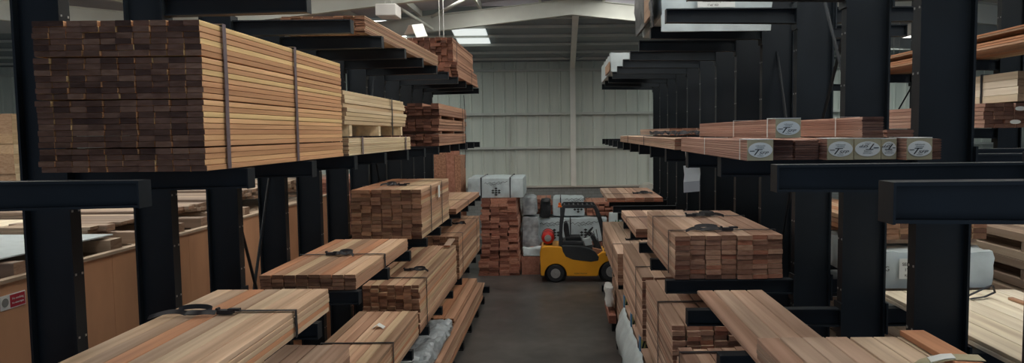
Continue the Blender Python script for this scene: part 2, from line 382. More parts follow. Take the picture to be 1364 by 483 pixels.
# corrugated back wall
def ribbed(x0, x1, z0, z1, y):
    m = MB(); pitch = .42; prof = []
    x = x0
    while x < x1-.01:
        prof += [(x, y), (x+.025, y-.028), (x+.06, y-.028), (x+.085, y)]; x += pitch
    prof += [(x1, y), (x1, y+.08), (x0, y+.08)]
    m.prism(prof, 'z', z0, z1); return m
wall = struct('wall_back', ribbed(-24, 24, -2.02+H, 2.80+H, BY), 'clad')
struct('trim_1', MB().box(-24, 24, BY-.16, BY-.03, .67+H, .76+H), 'beam')
struct('trim_2', MB().box(-24, 24, BY-.16, BY-.03, -.60+H, -.51+H), 'beam')
struct('trim_3', MB().box(-24, 24, BY-.18, BY-.03, 2.30+H, 2.38+H), 'beam')
struct('trim_4', MB().box(-24, 24, BY-.22, BY-.02, -2.05+H, -1.99+H), 'cream')
struct('wall_base', MB().box(-24, 24, BY-.14, BY+.1, 0, -2.05+H), 'block')
for i, x in enumerate((-13.1, -1.95, 3.35, 8.9)):
    struct('trim_%d' % (5+i), MB().box(x-.03, x+.03, BY-.09, BY-.03, -2.0+H, .67+H), 'beam')
# side walls
for nm, x in (('wall_left', -24), ('wall_right', 24)):
    struct(nm, MB().box(x-.1, x+.1, -3, BY, 0, 7.4), 'clad')
# a strip window low in the back wall, far left
wn = struct('window_1', MB().box(-18.6, -16.3, BY-.19, BY-.15, -2.60+H, -2.35+H), 'skywin')
struct('trim_10', MB().box(-18.68, -16.22, BY-.2, BY-.15, -2.64+H, -2.60+H).box(-18.68, -16.22, BY-.2, BY-.15, -2.35+H, -2.31+H).box(-16.3, -16.22, BY-.2, BY-.15, -2.6+H, -2.35+H).box(-18.68, -18.6, BY-.2, BY-.15, -2.6+H, -2.35+H), 'beam')
# portal frames
def portal(i, y):
    m = MB(); d = .46
    xs = [-24, -18.85, -14.0, -9.25, -4.5, .35, 5.2, 9.95, 14.8, 19.55, 24]
    for a, b in zip(xs[:-1], xs[1:]):
        za, zb = roof_z(a), roof_z(b)
        for (w, lo, hi) in ((.09, 0, .02), (.012, .02, d-.02), (.09, d-.02, d)):
            m.prism([(a, za+lo), (b, zb+lo), (b, zb+hi), (a, za+hi)], 'y', y-w, y+w)
    struct('portal_beam' if False else 'trim_%d' % (20+i), m, 'beam')
for i, y in enumerate((3.0, 7.4, 11.8, 16.2, 20.6)): portal(i, y)
# main roof between frames, running to the lean-to
m = MB(); mats = ['roof', 'sky']
for a, b in ((-24, -18.85), (-18.85, -9.25), (-9.25, .35), (.35, 9.95), (9.95, 19.55), (19.55, 24)):
    za, zb = roof_z(a)+.64, roof_z(b)+.64
    m.prism([(a, za), (b, zb), (b, zb+.06), (a, za+.06)], 'y', -3, 20.7)
struct('ceiling', m, 'roof')
# purlins along the aisle
k = 50
for side in (-1, 1):
    for q in range(6):
        x = .35+side*(.9+q*1.7); z = roof_z(x)+.46
        m = MB()
        m.box(x-.035, x+.035, -3, 20.6, z, z+.17)
        struct('trim_%d' % k, m, 'beam'); k += 1
# translucent rooflight sheets set just under the roof lining
k = 2
def sheet(x0, x1, y0, y1):
    global k
    za, zb = roof_z(x0)+.61, roof_z(x1)+.61
    struct('window_%d' % k, MB().prism([(x0, za), (x1, zb), (x1, zb+.02), (x0, za+.02)], 'y', y0, y1), 'sky'); k += 1
for y in (4.2, 8.7, 13.1, 17.4):
    sheet(1.35, 2.75, y, y+2.4); sheet(-2.9, -1.45, y+.2, y+1.9)
sheet(1.6, 2.9, 1.2, 2.6); sheet(4.3, 5.4, 2.4, 5.2)  # extra sheets added out of view to lift foreground boards and right bay
for y in (8.6, 13.0):
    sheet(-7.4, -6.2, y-2.5, y+1.2); sheet(7.0, 8.2, y-2.5, y-.1); sheet(-14.5, -12.5, y-3, y)  # unseen sheets added over the side bays to brighten partition and packs
# lean-to roof behind the last frame, falling towards the back wall
def lz(y): return H+2.66+(3.62-2.66)*(BY-y)/(BY-20.7)
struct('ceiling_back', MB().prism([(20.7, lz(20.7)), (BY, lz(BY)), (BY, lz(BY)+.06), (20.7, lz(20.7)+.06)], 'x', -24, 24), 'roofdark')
struct('wall_upstand', MB().box(-24, 24, 20.62, 20.72, lz(20.7), roof_z(.35)+.8), 'roof')
for q, y in enumerate((21.6, 22.5, 23.5, 24.5, 25.5, 26.4)):
    struct('trim_%d' % (70+q), MB().box(-24, 24, y-.025, y+.025, lz(y)-.085, lz(y)-.004), 'beam')
# its rooflight
for q, (a, b) in enumerate(((21.35, 21.56), (21.64, 22.45), (22.55, 23.45), (23.55, 24.4))):
    struct('window_%d' % k, MB().prism([(a, lz(a)-.03), (b, lz(b)-.03), (b, lz(b)-.01), (a, lz(a)-.01)], 'x', -3.42, -2.35), 'skyback'); k += 1
for a in (-13.5, -7.2, 5.2, 10.5):
    struct('window_%d' % k, MB().prism([(21.7, lz(21.7)-.03), (25.3, lz(25.3)-.03), (25.3, lz(25.3)-.01), (21.7, lz(21.7)-.01)], 'x', a, a+2.2), 'skyfill'); k += 1  # glowing panels hidden by the racks, added to brighten the back wall
# post on the back wall, rafter over it with fly braces
m = MB(); px = .46
m.box(px-.10, px+.10, BY-.36, BY-.34, -2.0+H, 2.45+H).box(px-.01, px+.01, BY-.34, BY-.2, -2.0+H, 2.45+H)
struct('trim_80', m, 'post')
m = MB().prism([(20.7, lz(20.7)-.30), (BY-.2, lz(BY-.2)-.34), (BY-.2, lz(BY-.2)-.15), (20.7, lz(20.7)-.15)], 'x', px-.09, px+.09)
struct('trim_81', m, 'post')
m = MB().tube([(px-.1, 25.4, lz(25.4)-.32), (px-.75, 25.5, lz(25.4)-.1)], .02).tube([(px+.1, 25.4, lz(25.4)-.32), (px+.75, 25.5, lz(25.4)-.1)], .02)
struct('trim_82', m, 'roofdark')
# roof bracing near the ridge on the left
m = MB()
for x0, y0, x1, y1 in ((-3.9, 20.5, -1.2, 16.3), (-7.2, 20.5, -5.0, 16.3), (-3.9, 16.3, -6.2, 11.9)):
    m.prism([(x0-.05, 0), (x0+.05, 0), (x0+.05, .1), (x0-.05, .1)], 'y', 0, .001)
m = MB().tube([(-3.6, 20.4, roof_z(-3.6)+.05), (-4.2, 18.9, roof_z(-4.2)+.46)], .045).tube([(-3.6, 20.4, roof_z(-3.6)+.40), (-1.0, 16.4, roof_z(-1)+.40)], .05)
m.tube([(-7.9, 16.0, roof_z(-7.9)+.40), (-5.3, 20.4, roof_z(-5.3)+.40)], .06)
struct('trim_83', m, 'beam')

# ------------------------------------------------------------------ cantilever racks
YK = [3.47+1.2*i for i in range(-1, 13)]
def arm_mb(xa, xb, h0=.13, h1=.15, w=.10, cap=False):
    """I section arm from the column face (xa) to its tip (xb), top at z=0"""
    m = MB(); t_ = .012; s = 1 if xb > xa else -1
    m.prism([(xa, 0), (xb, 0), (xb, -t_), (xa, -t_)], 'y', -w/2, w/2)
    m.prism([(xa, -h1+t_), (xb, -h0+t_), (xb, -h0), (xa, -h1)], 'y', -w/2, w/2)
    m.prism([(xa, -t_), (xb, -t_), (xb, -h0+t_), (xa, -h1+t_)], 'y', -.006, .006)
    a, b = sorted((xb-s*.001, xb+s*.008)); m.box(a, b, -w/2-.003, w/2+.003, -h0-.003, -.0005)
    a, b = sorted((xa, xa+s*.015)); m.box(a, b, -w/2-.03, w/2+.03, -h1-.06, .05)
    if cap:
        a, b = sorted((xb+s*.008, xb+s*.014))
        m.box(a, b, -w/2-.012, w/2+.002, -h0-.04, .03, 2)
        m.box(b+.012, b+.075, -w/2-.012, -w/2-.004, -h0, 0.0, 1); m.box(b, b+.014, -w/2-.014, -w/2-.004, -h0-.04, .03, 2)
        m.prism([(b+.02, -h0), (b+.045, -h0), (b+.075, -.02), (b+.05, -.02)], 'y', -w/2-.014, -w/2-.012, 0)
    return m
def column_mb(x0, x1, top, bolts=True):
    m = MB(); fw = .052; t_ = .016
    m.box(x0, x0+t_, -fw, fw, 0, top); m.box(x1-t_, x1, -fw, fw, 0, top); m.box(x0+t_, x1-t_, -.007, .007, 0, top)
    m.box(x0-.03, x1+.03, -.10, .10, 0, .02)
    if bolts:
        z = .6
        while z < top:
            for (a, b) in ((x0-.004, x0), (x1, x1+.004)):
                for yy in (-.032, .032): m.box(a, b, yy-.007, yy+.007, z-.007, z+.007, 1)
            z += .42
    return m
def rack(label, cx0, cx1, tips, levels, base_tips, ys, top=7.2, caps=None, braces=(), skiparm=None, name='cantilever_rack'):
    r = thing(name, label, 'rack', ((cx0+cx1)/2, ys[0], 0)); ox, oy = (cx0+cx1)/2, ys[0]
    for i, y in enumerate(ys):
        c = column_mb(cx0-ox, cx1-ox, top).build('column', ['steel', 'bolt'], r, (0, y-oy, 0))
        for sgn, tip in tips:
            xa = (cx1 if sgn > 0 else cx0)-ox
            for lv in levels:
                if skiparm and skiparm(i, sgn, lv): continue
                cp = bool(caps and caps(i, sgn, lv))
                a = arm_mb(xa, tip-ox, cap=cp).build('arm', ['steel', 'capyellow', 'blue'], c, (0, 0, lv+H))
        for bt in base_tips:
            a, b = sorted((bt-ox, (cx0-ox if bt < cx0 else cx1-ox)))
            MB().box(a, b, -.07, .07, 0, .012).box(a, b, -.07, .07, .138, .15).box(a, b, -.008, .008, .012, .138).box(a, a+.01, -.07, .07, 0, .15).box(b-.01, b, -.07, .07, 0, .15).build('base_beam', 'steel', c)
    for (i, zs) in braces:
        y0, y1 = ys[i]-oy+.01, ys[i+1]-oy-.01
        for (za, zb) in zs:
            for (p, q) in (((0, y0, za+H), (0, y1, zb+H)), ((0.02, y0, zb+H), (0.02, y1, za+H))):
                MB().tube([p, q], .016, 6).build('brace', 'steel', r)
    return r
LVL = [1.12, -.21, -1.56, -2.91]
LVR = [1.19, -.165, -1.48, -2.77]
rack('black steel cantilever rack on the left of the aisle, carrying the big orange board stack', -3.51, -3.20, [(1, -2.04)], LVL, [-1.85], YK, top=H+1.30,
     braces=[(4, [(-3.0, -.3)]), (8, [(-.9, 1.2)])])
rack('black double-sided cantilever rack right of the aisle, labelled bundles on its middle arms', 2.31, 2.67, [(-1, 1.044), (1, 3.95)], LVR, [1.0, 3.95], YK, top=H+1.75,
     caps=lambda i, s, l: s < 0 and abs(l+2.77) < .01 and 5 <= i <= 8, braces=[(4, [(-1.7, .9)]), (3, [(-.2, 1.6)])])
rack('farther black cantilever rack seen through gaps at the right edge, holding orange boards high up', 6.45, 6.80, [(-1, 5.4)], [1.0, 0.0, -.62, -1.6, -2.7], [5.4], [5.6, 8.1, 10.6, 13.2, 15.8, 18.4],
     braces=[(3, [(-1.0, 1.1)])], skiparm=lambda i, s, l: False)

# ------------------------------------------------------------------ left rack: packs
pack('tall orange-sided board stack with dark ends and two mauve straps on the left middle arms', -3.05, -2.075, 4.16, 6.80, -.205, .672, 10, 25, 'gold',
     straps=(.28, 1.45), strapmat='purple', jit=.012, rz=0, xj=.004, lens=lambda i, j, r: r.random()*.012, bearers=((4, .007), (12, .006), (19, .007)))
g = 'pale lath bundles on the left middle arms'
pack('lower of two pale yellow lath bundles on the left middle arms', -3.0, -2.05, 6.9, 9.75, -.205, -.035, 12, 8, 'pale', straps=(.45, 2.5), strapmat='purple', jit=.03, group=g)
pack('upper of two pale yellow lath bundles, raised on bearers, slats splaying at its far end', -3.0, -2.08, 6.9, 9.6, -.016, .43, 10, 8, 'pale', straps=(1.9,), jit=.07, xj=.012, group=g, bearers=((0, .115),))
pack('dark red-brown pack in three tiers at the far end of the left middle arms', -3.0, -2.06, 12.1, 15.6, -.205, .52, 7, 12, 'umber', straps=(2.9,), jit=.06, xj=.01, bearers=((4, .05), (8, .06)),
     skip=lambda i, j: j == 11 and i in (1, 2, 5))
# hanging strap end
tag(MB().ribbon([(-2.02, 15.0, .80+H), (-2.0, 15.0, .3+H), (-2.0, 15.0, -.3+H), (-2.02, 15.0, -.72+H)], (0, .05, 0), .008).build('hanging_strap', 'strap'), 'thin black strap end hanging down beside the dark three-tier pack', 'strap')
# top arms
pack('thin-layered long board pack on the left top arms, nearest the camera up there', -3.05, -2.11, 8.0, 12.2, 1.125, 1.315, 8, 9, 'cedar', straps=(), jit=.05, rz=-.022)
pack('lower half of the ragged dark bundle at the far end of the left top arms', -3.05, -2.03, 14.2, 17.7, 1.125, 1.42, 8, 5, 'umber', jit=.16, xj=.012, straps=(2.2,), group='ragged dark bundles on top arms')
pack('upper half of the ragged dark bundle at the far end of the left top arms', -3.04, -2.13, 14.3, 17.6, 1.438, 1.91, 8, 8, 'umber', jit=.07, xj=.01, straps=(.5,), group='ragged dark bundles on top arms')
for i, (x, y, rx, rz_, lab) in enumerate(((-2.85, 15.3, .12, .5, 'loose dark board offcut tipped up on top bundle, left one'), (-2.42, 15.2, .16, .42, 'loose dark board offcut tipped up on top bundle, right one'))):
    o = board_geo(MB(), 0, 0, 0, .14, .7, .03).build('loose_board', ['umber', 'umber_end'], None, (x, y, 1.99+H)); o.rotation_euler = (rx, 0, rz_)
    tag(o, lab, 'board', 'loose offcuts on the top bundle')
# bent sheet metal offcut
m = MB().ribbon([(-.16, 0, -.08), (-.05, 0, .13), (.03, 0, .15), (.10, 0, .02), (.17, 0, -.08)], (0, .34, 0), .006)
o = m.build('bent_metal_sheet', 'paper', None, (-2.93, 14.70, 2.085+H)); o.rotation_euler = (.2, .25, -.5)
tag(o, 'bent pale sheet metal offcut propped on the dark top bundle', 'metal sheet')
# low arms
pack('large flat pack of wide pale boards in the bottom left foreground, black ratchet strap across', -3.05, -2.06, 3.0, 6.22, -1.555, -1.35, 7, 5, 'honey', straps=(2.4,), tails=((.0, 2.35, .42, -1),), jit=.012)
pack('flat five-layer pack with a black strap, second along the left lower arms', -3.04, -2.07, 7.07, 9.50, -1.555, -1.395, 8, 4, 'cedar', straps=(1.15,), tails=((-.12, 1.15, .25, 1),), jit=.018)
pack('square block-shaped stack with two black straps and paper tag on the left lower arms', -3.12, -2.07, 10.5, 13.1, -1.555, -.815, 7, 13, 'cedar', straps=(.72, 1.75), tails=((.1, .72, .25, -1),), jit=.03, xj=.008)
tg = MB().box(-2.036, -2.032, 11.75, 11.90, -1.05+H, -.85+H).build('paper_tag', 'paper'); tag(tg, 'small white paper tag on the side of the block-shaped stack', 'tag')
pack('thin flat pack at the far end of the left lower arms', -3.05, -2.03, 13.7, 17.6, -1.555, -1.44, 6, 2, 'cedar', straps=(1.7,), jit=.03)
# low-low arms
pack('board pack with stepped ends and black strap, low left at the bottom centre', -2.93, -2.07, 5.6, 10.1, -2.905, -2.53, 7, 7, 'cedar', straps=(2.9,), jit=.03,
     lens=lambda i, j, r: 0)
pack('short dark-ended board layer lying on the stepped pack at the bottom edge', -3.08, -2.36, 5.2, 7.75, -2.525, -2.31, 4, 5, 'dusk', jit=.02)
pack('deep stack with ragged dark end and knotted strap, middle of the left bottom arms', -2.90, -2.07, 10.2, 13.9, -2.905, -2.18, 7, 14, 'cedar', straps=(.5, ), tails=((.02, 1.1, .3, 1),), jit=.05, xj=.008,
     skip=lambda i, j: False)
pack('deep stack with a black strap at the far end of the left bottom arms', -2.95, -2.05, 14.1, 17.7, -2.905, -2.04, 7, 14, 'cedar', straps=(.45, 2.9), tails=((.1, 1.9, .2, 1),), jit=.03, xj=.006)
b_ = board_geo(MB(), 0, 0, 0, .12, .5, .03).build('loose_board', ['dusk', 'dusk_end'], None, (-2.18, 13.7, -2.10+H)); b_.rotation_euler = (.12, 0, -.05); tag(b_, 'short loose board tipped up on the deep stack below the flat pack', 'board')
o = MB().ribbon([(-.07, 0, 0), (0, 0, .05), (.08, 0, 0)], (0, .12, 0), .002).build('paper_scrap', 'paper', None, (-2.42, 9.2, -2.525+H)); tag(o, 'folded white paper scrap lying on the stepped pack', 'paper')
# floor level left
pack('tall floor-level pack reaching into the aisle along the left rack base', -2.9, -1.86, 8.4, 16.5, -3.868, -3.47, 6, 8, 'cedar', jit=.05, xj=.006)
pack('thin top layer of boards stepped back on the floor-level left pack', -2.9, -1.96, 12.7, 16.3, -3.466, -3.32, 5, 3, 'cedar', jit=.15, xj=.01, skip=lambda i, j: j == 2 and i in (0, 1))
wrapped('crumpled grey plastic-wrapped bundle low on the left beside the aisle', -2.85, -1.93, 9.3, 12.4, -3.466, -3.24, 'plasticgrey', amp=.085, seed=4, rnd=.07, step=.06, sc=5)
wrapped('crumpled grey plastic bundle at the bottom edge in front of the wrapped one', -2.85, -2.0, 7.6, 9.2, -3.466, -3.28, 'plasticgrey', amp=.08, seed=9, rnd=.07, step=.06, sc=5)
o = board_geo(MB(), 0, 0, 0, .12, 1.1, .025).build('loose_board', ['cedar', 'cedar_end'], None, (-2.0, 17.3, -3.78+H)); o.rotation_euler = (0, .0, .05)
tag(o, 'loose board lying on the floor-level rack base past the left pack', 'board')

# ------------------------------------------------------------------ right rack: packs
lab = 'long cladding bundle'
pack('long bundle of reddish cladding lying far along the right middle arms', .985, 1.42, 6.2, 11.9, -.16, -.06, 3, 6, 'dusk', side='R', straps=(2.2, 4.2), jit=.01)
pack('short dark-strapped bundle on top of the long cladding bundle on the right middle arms', 1.15, 1.60, 7.6, 10.4, -.042, .035, 3, 5, 'dusk', side='R', jit=.02)
m = MB()
for s in range(3):
    pts = [(1.05+.1*s+.14*math.cos(a*1.0+s), 7.2-.5*s+.30*math.sin(a*2+s), -.03+H+.03*abs(math.sin(a*3+s))) for a in [i*.25 for i in range(22)]]
    m.ribbon(pts, (0, .03, .02), .004)
tag(m.build('tangled_strap', 'strap'), 'tangled black strap lying on the long right-hand cladding bundle', 'strap')
def bundle(label, x0, x1, y0, y1, z0, z1, n=8, wrap=None, pal='rose', tie=None):
    """tongue and groove cladding bundle with an optional paper end cap and oval label"""
    z0 += H; z1 += H; cx = (x0+x1)/2; W = x1-x0; L = y1-y0; Ht = z1-z0
    t = thing('cladding_bundle', label, 'cladding bundle', (cx, y0, z0), 0, 'labelled cladding bundles on the right middle arms')
    bh = Ht/n
    for j in range(n):
        w_ = W/2-.006; z = j*bh; h = bh-.0012; off = random.uniform(0, .008)
        poly = [(-w_, z), (w_, z), (w_, z+h*.3), (w_+.005, z+h*.35), (w_+.005, z+h*.65), (w_, z+h*.7), (w_, z+h), (-w_, z+h), (-w_, z+h*.7), (-w_-.004, z+h*.5), (-w_, z+h*.3)]
        MB().prism(poly, 'y', off, L-off, 0, 1).build('board', [pal, pal+'_end'], t)
    if wrap:
        m = MB(); a = W/2-.001
        m.box(-a, a, -.006, -.002, .002, Ht); m.box(-a, a, -.006, .16, Ht+.001, Ht+.004, 1)
        m.build('end_wrap', ['olive', 'paper'], t)
        e = MB(); n_ = 32; pr = [((W*.46)*math.cos(2*math.pi*q/n_), Ht*.52+(Ht*.36)*math.sin(2*math.pi*q/n_)) for q in range(n_)]
        e.prism(pr, 'y', -.009, -.006); lb = e.build('oval_label', 'paper', t)
        inv = wrap == 'inverted'; rot = (math.pi/2, math.pi if inv else 0, 0) if not inv else (math.pi/2, math.pi, 0)
        s = -1 if inv else 1; zc = Ht*.52
        text('T', Ht*.42, 'ink', lb, (-s*W*.22, -.0095, zc-s*Ht*.12), rot, .5, sx=1.5)
        text('SFP', Ht*.20, 'ink', lb, (s*W*.10, -.0095, zc-s*Ht*.15), rot, .4, sx=1.5)
        for q, (zz, ww) in enumerate(((.20, .30), (.11, .22), (-.27, .2))):
            text('softwoods' if q == 0 else 'cladding' if q == 1 else 'timber', Ht*.085, 'greyink', lb, (0, -.0095, zc+s*Ht*zz), rot, 0, sx=1.3)
        m = MB(); m.box(-s*W*.40 if s > 0 else W*.22, -s*W*.22 if s > 0 else W*.40, -.0105, -.009, zc-s*Ht*.05-.002, zc-s*Ht*.05+.002); m.build('underline', 'ink', lb)
    if tie: 
        for ty in tie:
            MB().ribbon([(-W/2-.008, ty, 0.002), (-W/2-.008, ty, Ht+.005), (W/2+.008, ty, Ht+.005), (W/2+.008, ty, 0.002)], (0, .012, 0), .002).build('tie_string', 'paper', t)
    return t
zb = -.163
bundle('leftmost labelled cladding bundle in the lower row, long side facing the aisle', 1.005, 1.147, 3.86, 6.0, zb, zb+.113, wrap='up', tie=(.12, 1.1))
bundle('unlabelled dark-ended cladding bundle directly right of the leftmost labelled one, lower row', 1.153, 1.288, 3.95, 6.0, zb, zb+.110)
bundle('unlabelled dark-ended cladding bundle, second dark end in the lower row', 1.294, 1.430, 3.95, 6.0, zb, zb+.108)
bundle('cladding bundle with an upright oval label in the middle of the lower row', 1.437, 1.580, 3.86, 6.0, zb, zb+.115, wrap='up')
bundle('cladding bundle with an upside-down oval label, shaded, below the thick unlabelled upper bundle', 1.586, 1.733, 3.87, 6.0, zb, zb+.113, wrap='inverted')
bundle('cladding bundle with an upside-down label partly beside the rightmost labelled bundle', 1.738, 1.822, 3.88, 6.0, zb, zb+.110, wrap='inverted')
bundle('rightmost labelled cladding bundle, bright oval label with pale tape below', 1.828, 1.964, 3.78, 6.0, zb, zb+.115, wrap='up')
bundle('dark-ended cladding bundle at the right end of the lower row', 1.970, 2.060, 3.86, 6.0, zb, zb+.110)
zt = zb+.121
bundle('labelled cladding bundle on the upper row at the left, next to the string tie', 1.160, 1.298, 3.87, 6.0, zt, zt+.105, wrap='up', tie=(.12, .9))
bundle('unlabelled thick cladding bundle on the upper row with dark end and pink side', 1.640, 1.765, 3.90, 6.0, zt, zt+.112, tie=(.35,))
bundle('two-board thin cladding bundle on the upper row at the right', 1.80, 1.955, 3.95, 6.0, zt, zt+.04, n=2)
# hanging paper sheet
m = MB().ribbon([(1.10, 6.02, -.285+H), (1.105, 6.00, -.36+H), (1.095, 5.98, -.42+H), (1.10, 6.00, -.51+H)], (.135, 0, .01), .002)
m.tube([(1.05, 6.01, -.17+H), (1.06, 6.015, -.285+H)], .003)
tag(m.build('hanging_paper', 'paper'), 'white paper sheet hanging under the right middle arms', 'paper')
# upper arms
t = wrapped('white plastic-wrapped pack with a printed label on the right top arms, nearest', 1.06, 2.24, 7.55, 9.3, 1.195, 1.75, 'plastic', amp=.03, seed=2, rnd=.03, step=.07, sc=4)
m = MB().box(-.22, .17, -.925, -.921, .085, .26); lb = m.build('paper_label', 'paper', t)
text('Select Knotty S1S4E', .036, 'ink', lb, (-.02, -.927, .150), (math.pi/2, 0, 0)); text('1"x6" KD', .03, 'ink', lb, (-.06, -.927, .108), (math.pi/2, 0, 0))
MB().ribbon([(-.655, -.86, .36), (-.70, -.82, .16), (-.69, -.86, .0), (-.675, -.84, -.10)], (.0, .16, .0), .01).build('torn_flap', 'blackwrap', t)
soft_box(MB(), -.60, .55, -.915, -.885, -.16, .02, .02, 5, .05, .01, 0, 6).build('sagging_wrap', 'plastic', t, smooth=True)
soft_box(MB(), -.685, -.655, -.80, .80, 0.01, .52, .03, 6, .07, .01, 0, 5).build('side_wrap', 'blackwrap', t, smooth=True)
MB().box(-.70, -.686, -.82, -.3, .02, .30).build('exposed_boards', ['cedar'], t)
t = wrapped('small pale wrapped pack at the far end of the right top arms', 1.0, 1.9, 14.3, 17.6, 1.195, 1.58, 'plastic', amp=.02, seed=8, rnd=.015)
MB().box(-.478, -.462, -1.67, -.4, .02, .2).build('exposed_boards', ['cedar'], t)
# low arms
pack('big strapped pack of brown boards on the right lower arms, ends facing the camera', 1.12, 2.21, 7.02, 9.3, -1.475, -1.035, 7, 9, 'dusk', side='R', straps=(.35, 1.6), tails=((.05, .35, .4, -1), (-.1, 1.6, .3, 1)), jit=.02,
     lens=lambda i, j, r: (.0, .04, .01, .03, .0, .02, .05)[i])
pack('flat pack behind the big strapped one on the right lower arms', 1.03, 2.1, 9.9, 12.3, -1.475, -1.35, 6, 3, 'dusk', side='R', straps=(1.3,), jit=.02)
pack('flat pack of two layers at the far end of the right lower arms', .96, 2.15, 15.0, 17.75, -1.475, -1.385, 6, 2, 'dusk', side='R', straps=(.9,), tails=((.1, .9, .3, 1),), jit=.03)
g = 'single wide boards in the right foreground'
for i in range(4):
    x = 1.22+i*.15; o = board_geo(MB(), 0, 0, 0, .1425, 3.3, .034, .006).build('wide_board', ['dusk', 'dusk_end'], None, (x+.075, 6.39-1.65, -1.457+H))
    tag(o, ('leftmost', 'second from left', 'third from left', 'rightmost')[i]+' of four wide boards laid side by side below the big strapped pack', 'board', g)
pack('brown-pink half of the wide foreground boards at the bottom right edge', 1.22, 1.80, 3.0, 4.42, -1.438, -1.30, 4, 4, 'dusk', side='R', jit=.006)
pack('blond half of the wide foreground boards at the bottom right edge', 1.806, 2.25, 3.0, 4.42, -1.438, -1.302, 3, 4, 'honeypale', side='R', jit=.006)
o = board_geo(MB(), 0, 0, 0, .15, 1.0, .035).build('wide_board', ['cedar', 'cedar_end'], None, (2.20, 3.92, -1.280+H)); tag(o, 'thick brown board on the right end of the bottom foreground layer', 'board')
m = MB().ribbon([(1.93, 3.82, -1.296+H), (1.98, 3.85, -1.282+H), (2.06, 3.87, -1.268+H), (2.14, 3.87, -1.258+H), (2.30, 3.84, -1.256+H)], (.02, .11, 0), .003)
o = m.build('tape_strip', 'olive'); tag(o, 'olive and white tape strip lying over the foreground boards at the bottom right', 'tape')
MB().ribbon([(2.02, 3.86, -1.270+H), (2.10, 3.872, -1.256+H), (2.16, 3.868, -1.252+H)], (.02, .085, 0), .003).build('white_patch', 'paper', o)
# low-low arms
pack('staggered board pack low on the right at the bottom edge, nearest', 1.10, 2.2, 4.6, 6.76, -2.765, -2.07, 8, 14, 'dusk', side='R', jit=.1, straps=(1.95,), xj=.006)
pack('deep pack behind the staggered one on the right bottom arms, black strap down its side', 1.09, 2.2, 6.97, 9.2, -2.765, -1.93, 8, 17, 'dusk', side='R', straps=(1.0,), jit=.05, xj=.006)
pack('deep pack farther along the right bottom arms with torn dark strap', 1.05, 2.15, 9.28, 12.2, -2.765, -1.91, 7, 16, 'dusk', side='R', straps=(.7,), jit=.04)
pack('pack with pale square end at the far end of the right bottom arms', 1.0, 2.1, 12.75, 17.4, -2.765, -2.19, 6, 9, 'dusk', side='R', straps=(1.1,), tails=((-.2, 1.6, .2, 1),), jit=.02)
# floor level right
pack('floor-level brown pack under the right bottom arms', 1.12, 2.2, 7.2, 15.9, -3.868, -3.12, 6, 10, 'dusk', side='R', jit=.05)
m = MB(); n_ = 26; V = []
for i in range(n_):
    y = 8.2+4.4*i/(n_-1)
    for j in range(9):
        f = j/8; bulge = .10*math.sin(f*math.pi)+.16*f*(.6+.5*noise.noise(Vector((y*1.7, 0, 3)))); top = -3.11
        V.append((1.10-bulge+.035*noise.noise(Vector((y*3, f*4, 1))), y+.05*noise.noise(Vector((y, f*3, 9))), H+top-(.70+.08*noise.noise(Vector((y*2, 5, 0))))*f))
Fc = [(i*9+j, (i+1)*9+j, (i+1)*9+j+1, i*9+j+1) for i in range(n_-1) for j in range(8)]
m.add(V, Fc); o = m.build('plastic_drape', 'plastic', smooth=True); so = o.modifiers.new('s', 'SOLIDIFY'); so.thickness = .003
tag(o, 'torn white plastic sheet hanging down the side of the floor-level right pack', 'plastic sheet')
m = MB(); soft_box(m, .90, 1.05, 14.5, 15.2, -3.60+H, -3.2+H, .05, 3, .05, .03, 0, 7)
tag(m.build('plastic_scrap', 'paper', smooth=True), 'crumpled white plastic scrap on the right rack base near the forklift wheel', 'plastic sheet')
o = board_geo(MB(), 0, 0, 0, .15, 1.4, .16).build('short_beam', ['red', 'red_end'], None, (1.01, 14.9, -3.78+H)); tag(o, 'short dark red beam end beside the white plastic scrap', 'beam')

# ------------------------------------------------------------------ far side of the right rack
pack('broad blond board pack in the bottom right corner behind the black column', 2.78, 3.98, 3.0, 6.18, -1.475, -1.41, 6, 2, 'maple', side='R', jit=.01)
m = MB().ribbon([(3.34, 5.85, -1.40+H), (3.48, 5.84, -1.33+H), (3.58, 5.86, -1.30+H), (3.60, 5.86, -1.36+H), (3.50, 5.83, -1.39+H), (3.36, 5.80, -1.40+H)], (0, .03, 0), .004)
tag(m.build('strap_loop', 'strap'), 'black strap loop standing up on the blond board pack', 'strap')
o = board_geo(MB(), 0, 0, 0, .045, 2.6, .02).build('batten', ['cedar', 'cedar_end'], None, (3.72, 4.5, -1.398+H)); o.rotation_euler = (0, 0, .02); tag(o, 'thin brown batten lying on the blond board pack', 'batten')
t = wrapped('pale blue plastic-wrapped pack with stencilled label behind the black columns at right', 2.84, 3.86, 6.32, 9.0, -1.43, -1.09, 'plastic', amp=.03, seed=11, rnd=.02, step=.06, sc=4)
MB().box(-.345, -.17, -1.372, -1.368, .10, .28).build('paper_label', 'paper', t)
text('SELECT', .04, 'ink', t, (-.257, -1.375, .23), (math.pi/2, 0, 0)); text('1"x4"', .04, 'ink', t, (-.257, -1.375, .18), (math.pi/2, 0, 0)); text('KD 12', .03, 'ink', t, (-.257, -1.375, .13), (math.pi/2, 0, 0))
text('G', .06, 'ink', t, (-.455, -1.375, .19), (math.pi/2, 0, 0))
for y, lb_ in ((6.36, 'front bearer under the pale blue wrapped pack'), (8.7, 'rear bearer under the pale blue wrapped pack')):
    tag(MB().box(2.86, 3.84, y, y+.1, -1.478+H, -1.432+H).build('dunnage_bearer', 'grey'), lb_, 'bearer')
pack('orange-brown block pack resting on the pale blue wrapped pack', 2.84, 3.90, 6.5, 8.8, -1.07, -.86, 8, 3, 'cedar', side='R', jit=.02, bearers=((0, .06),))
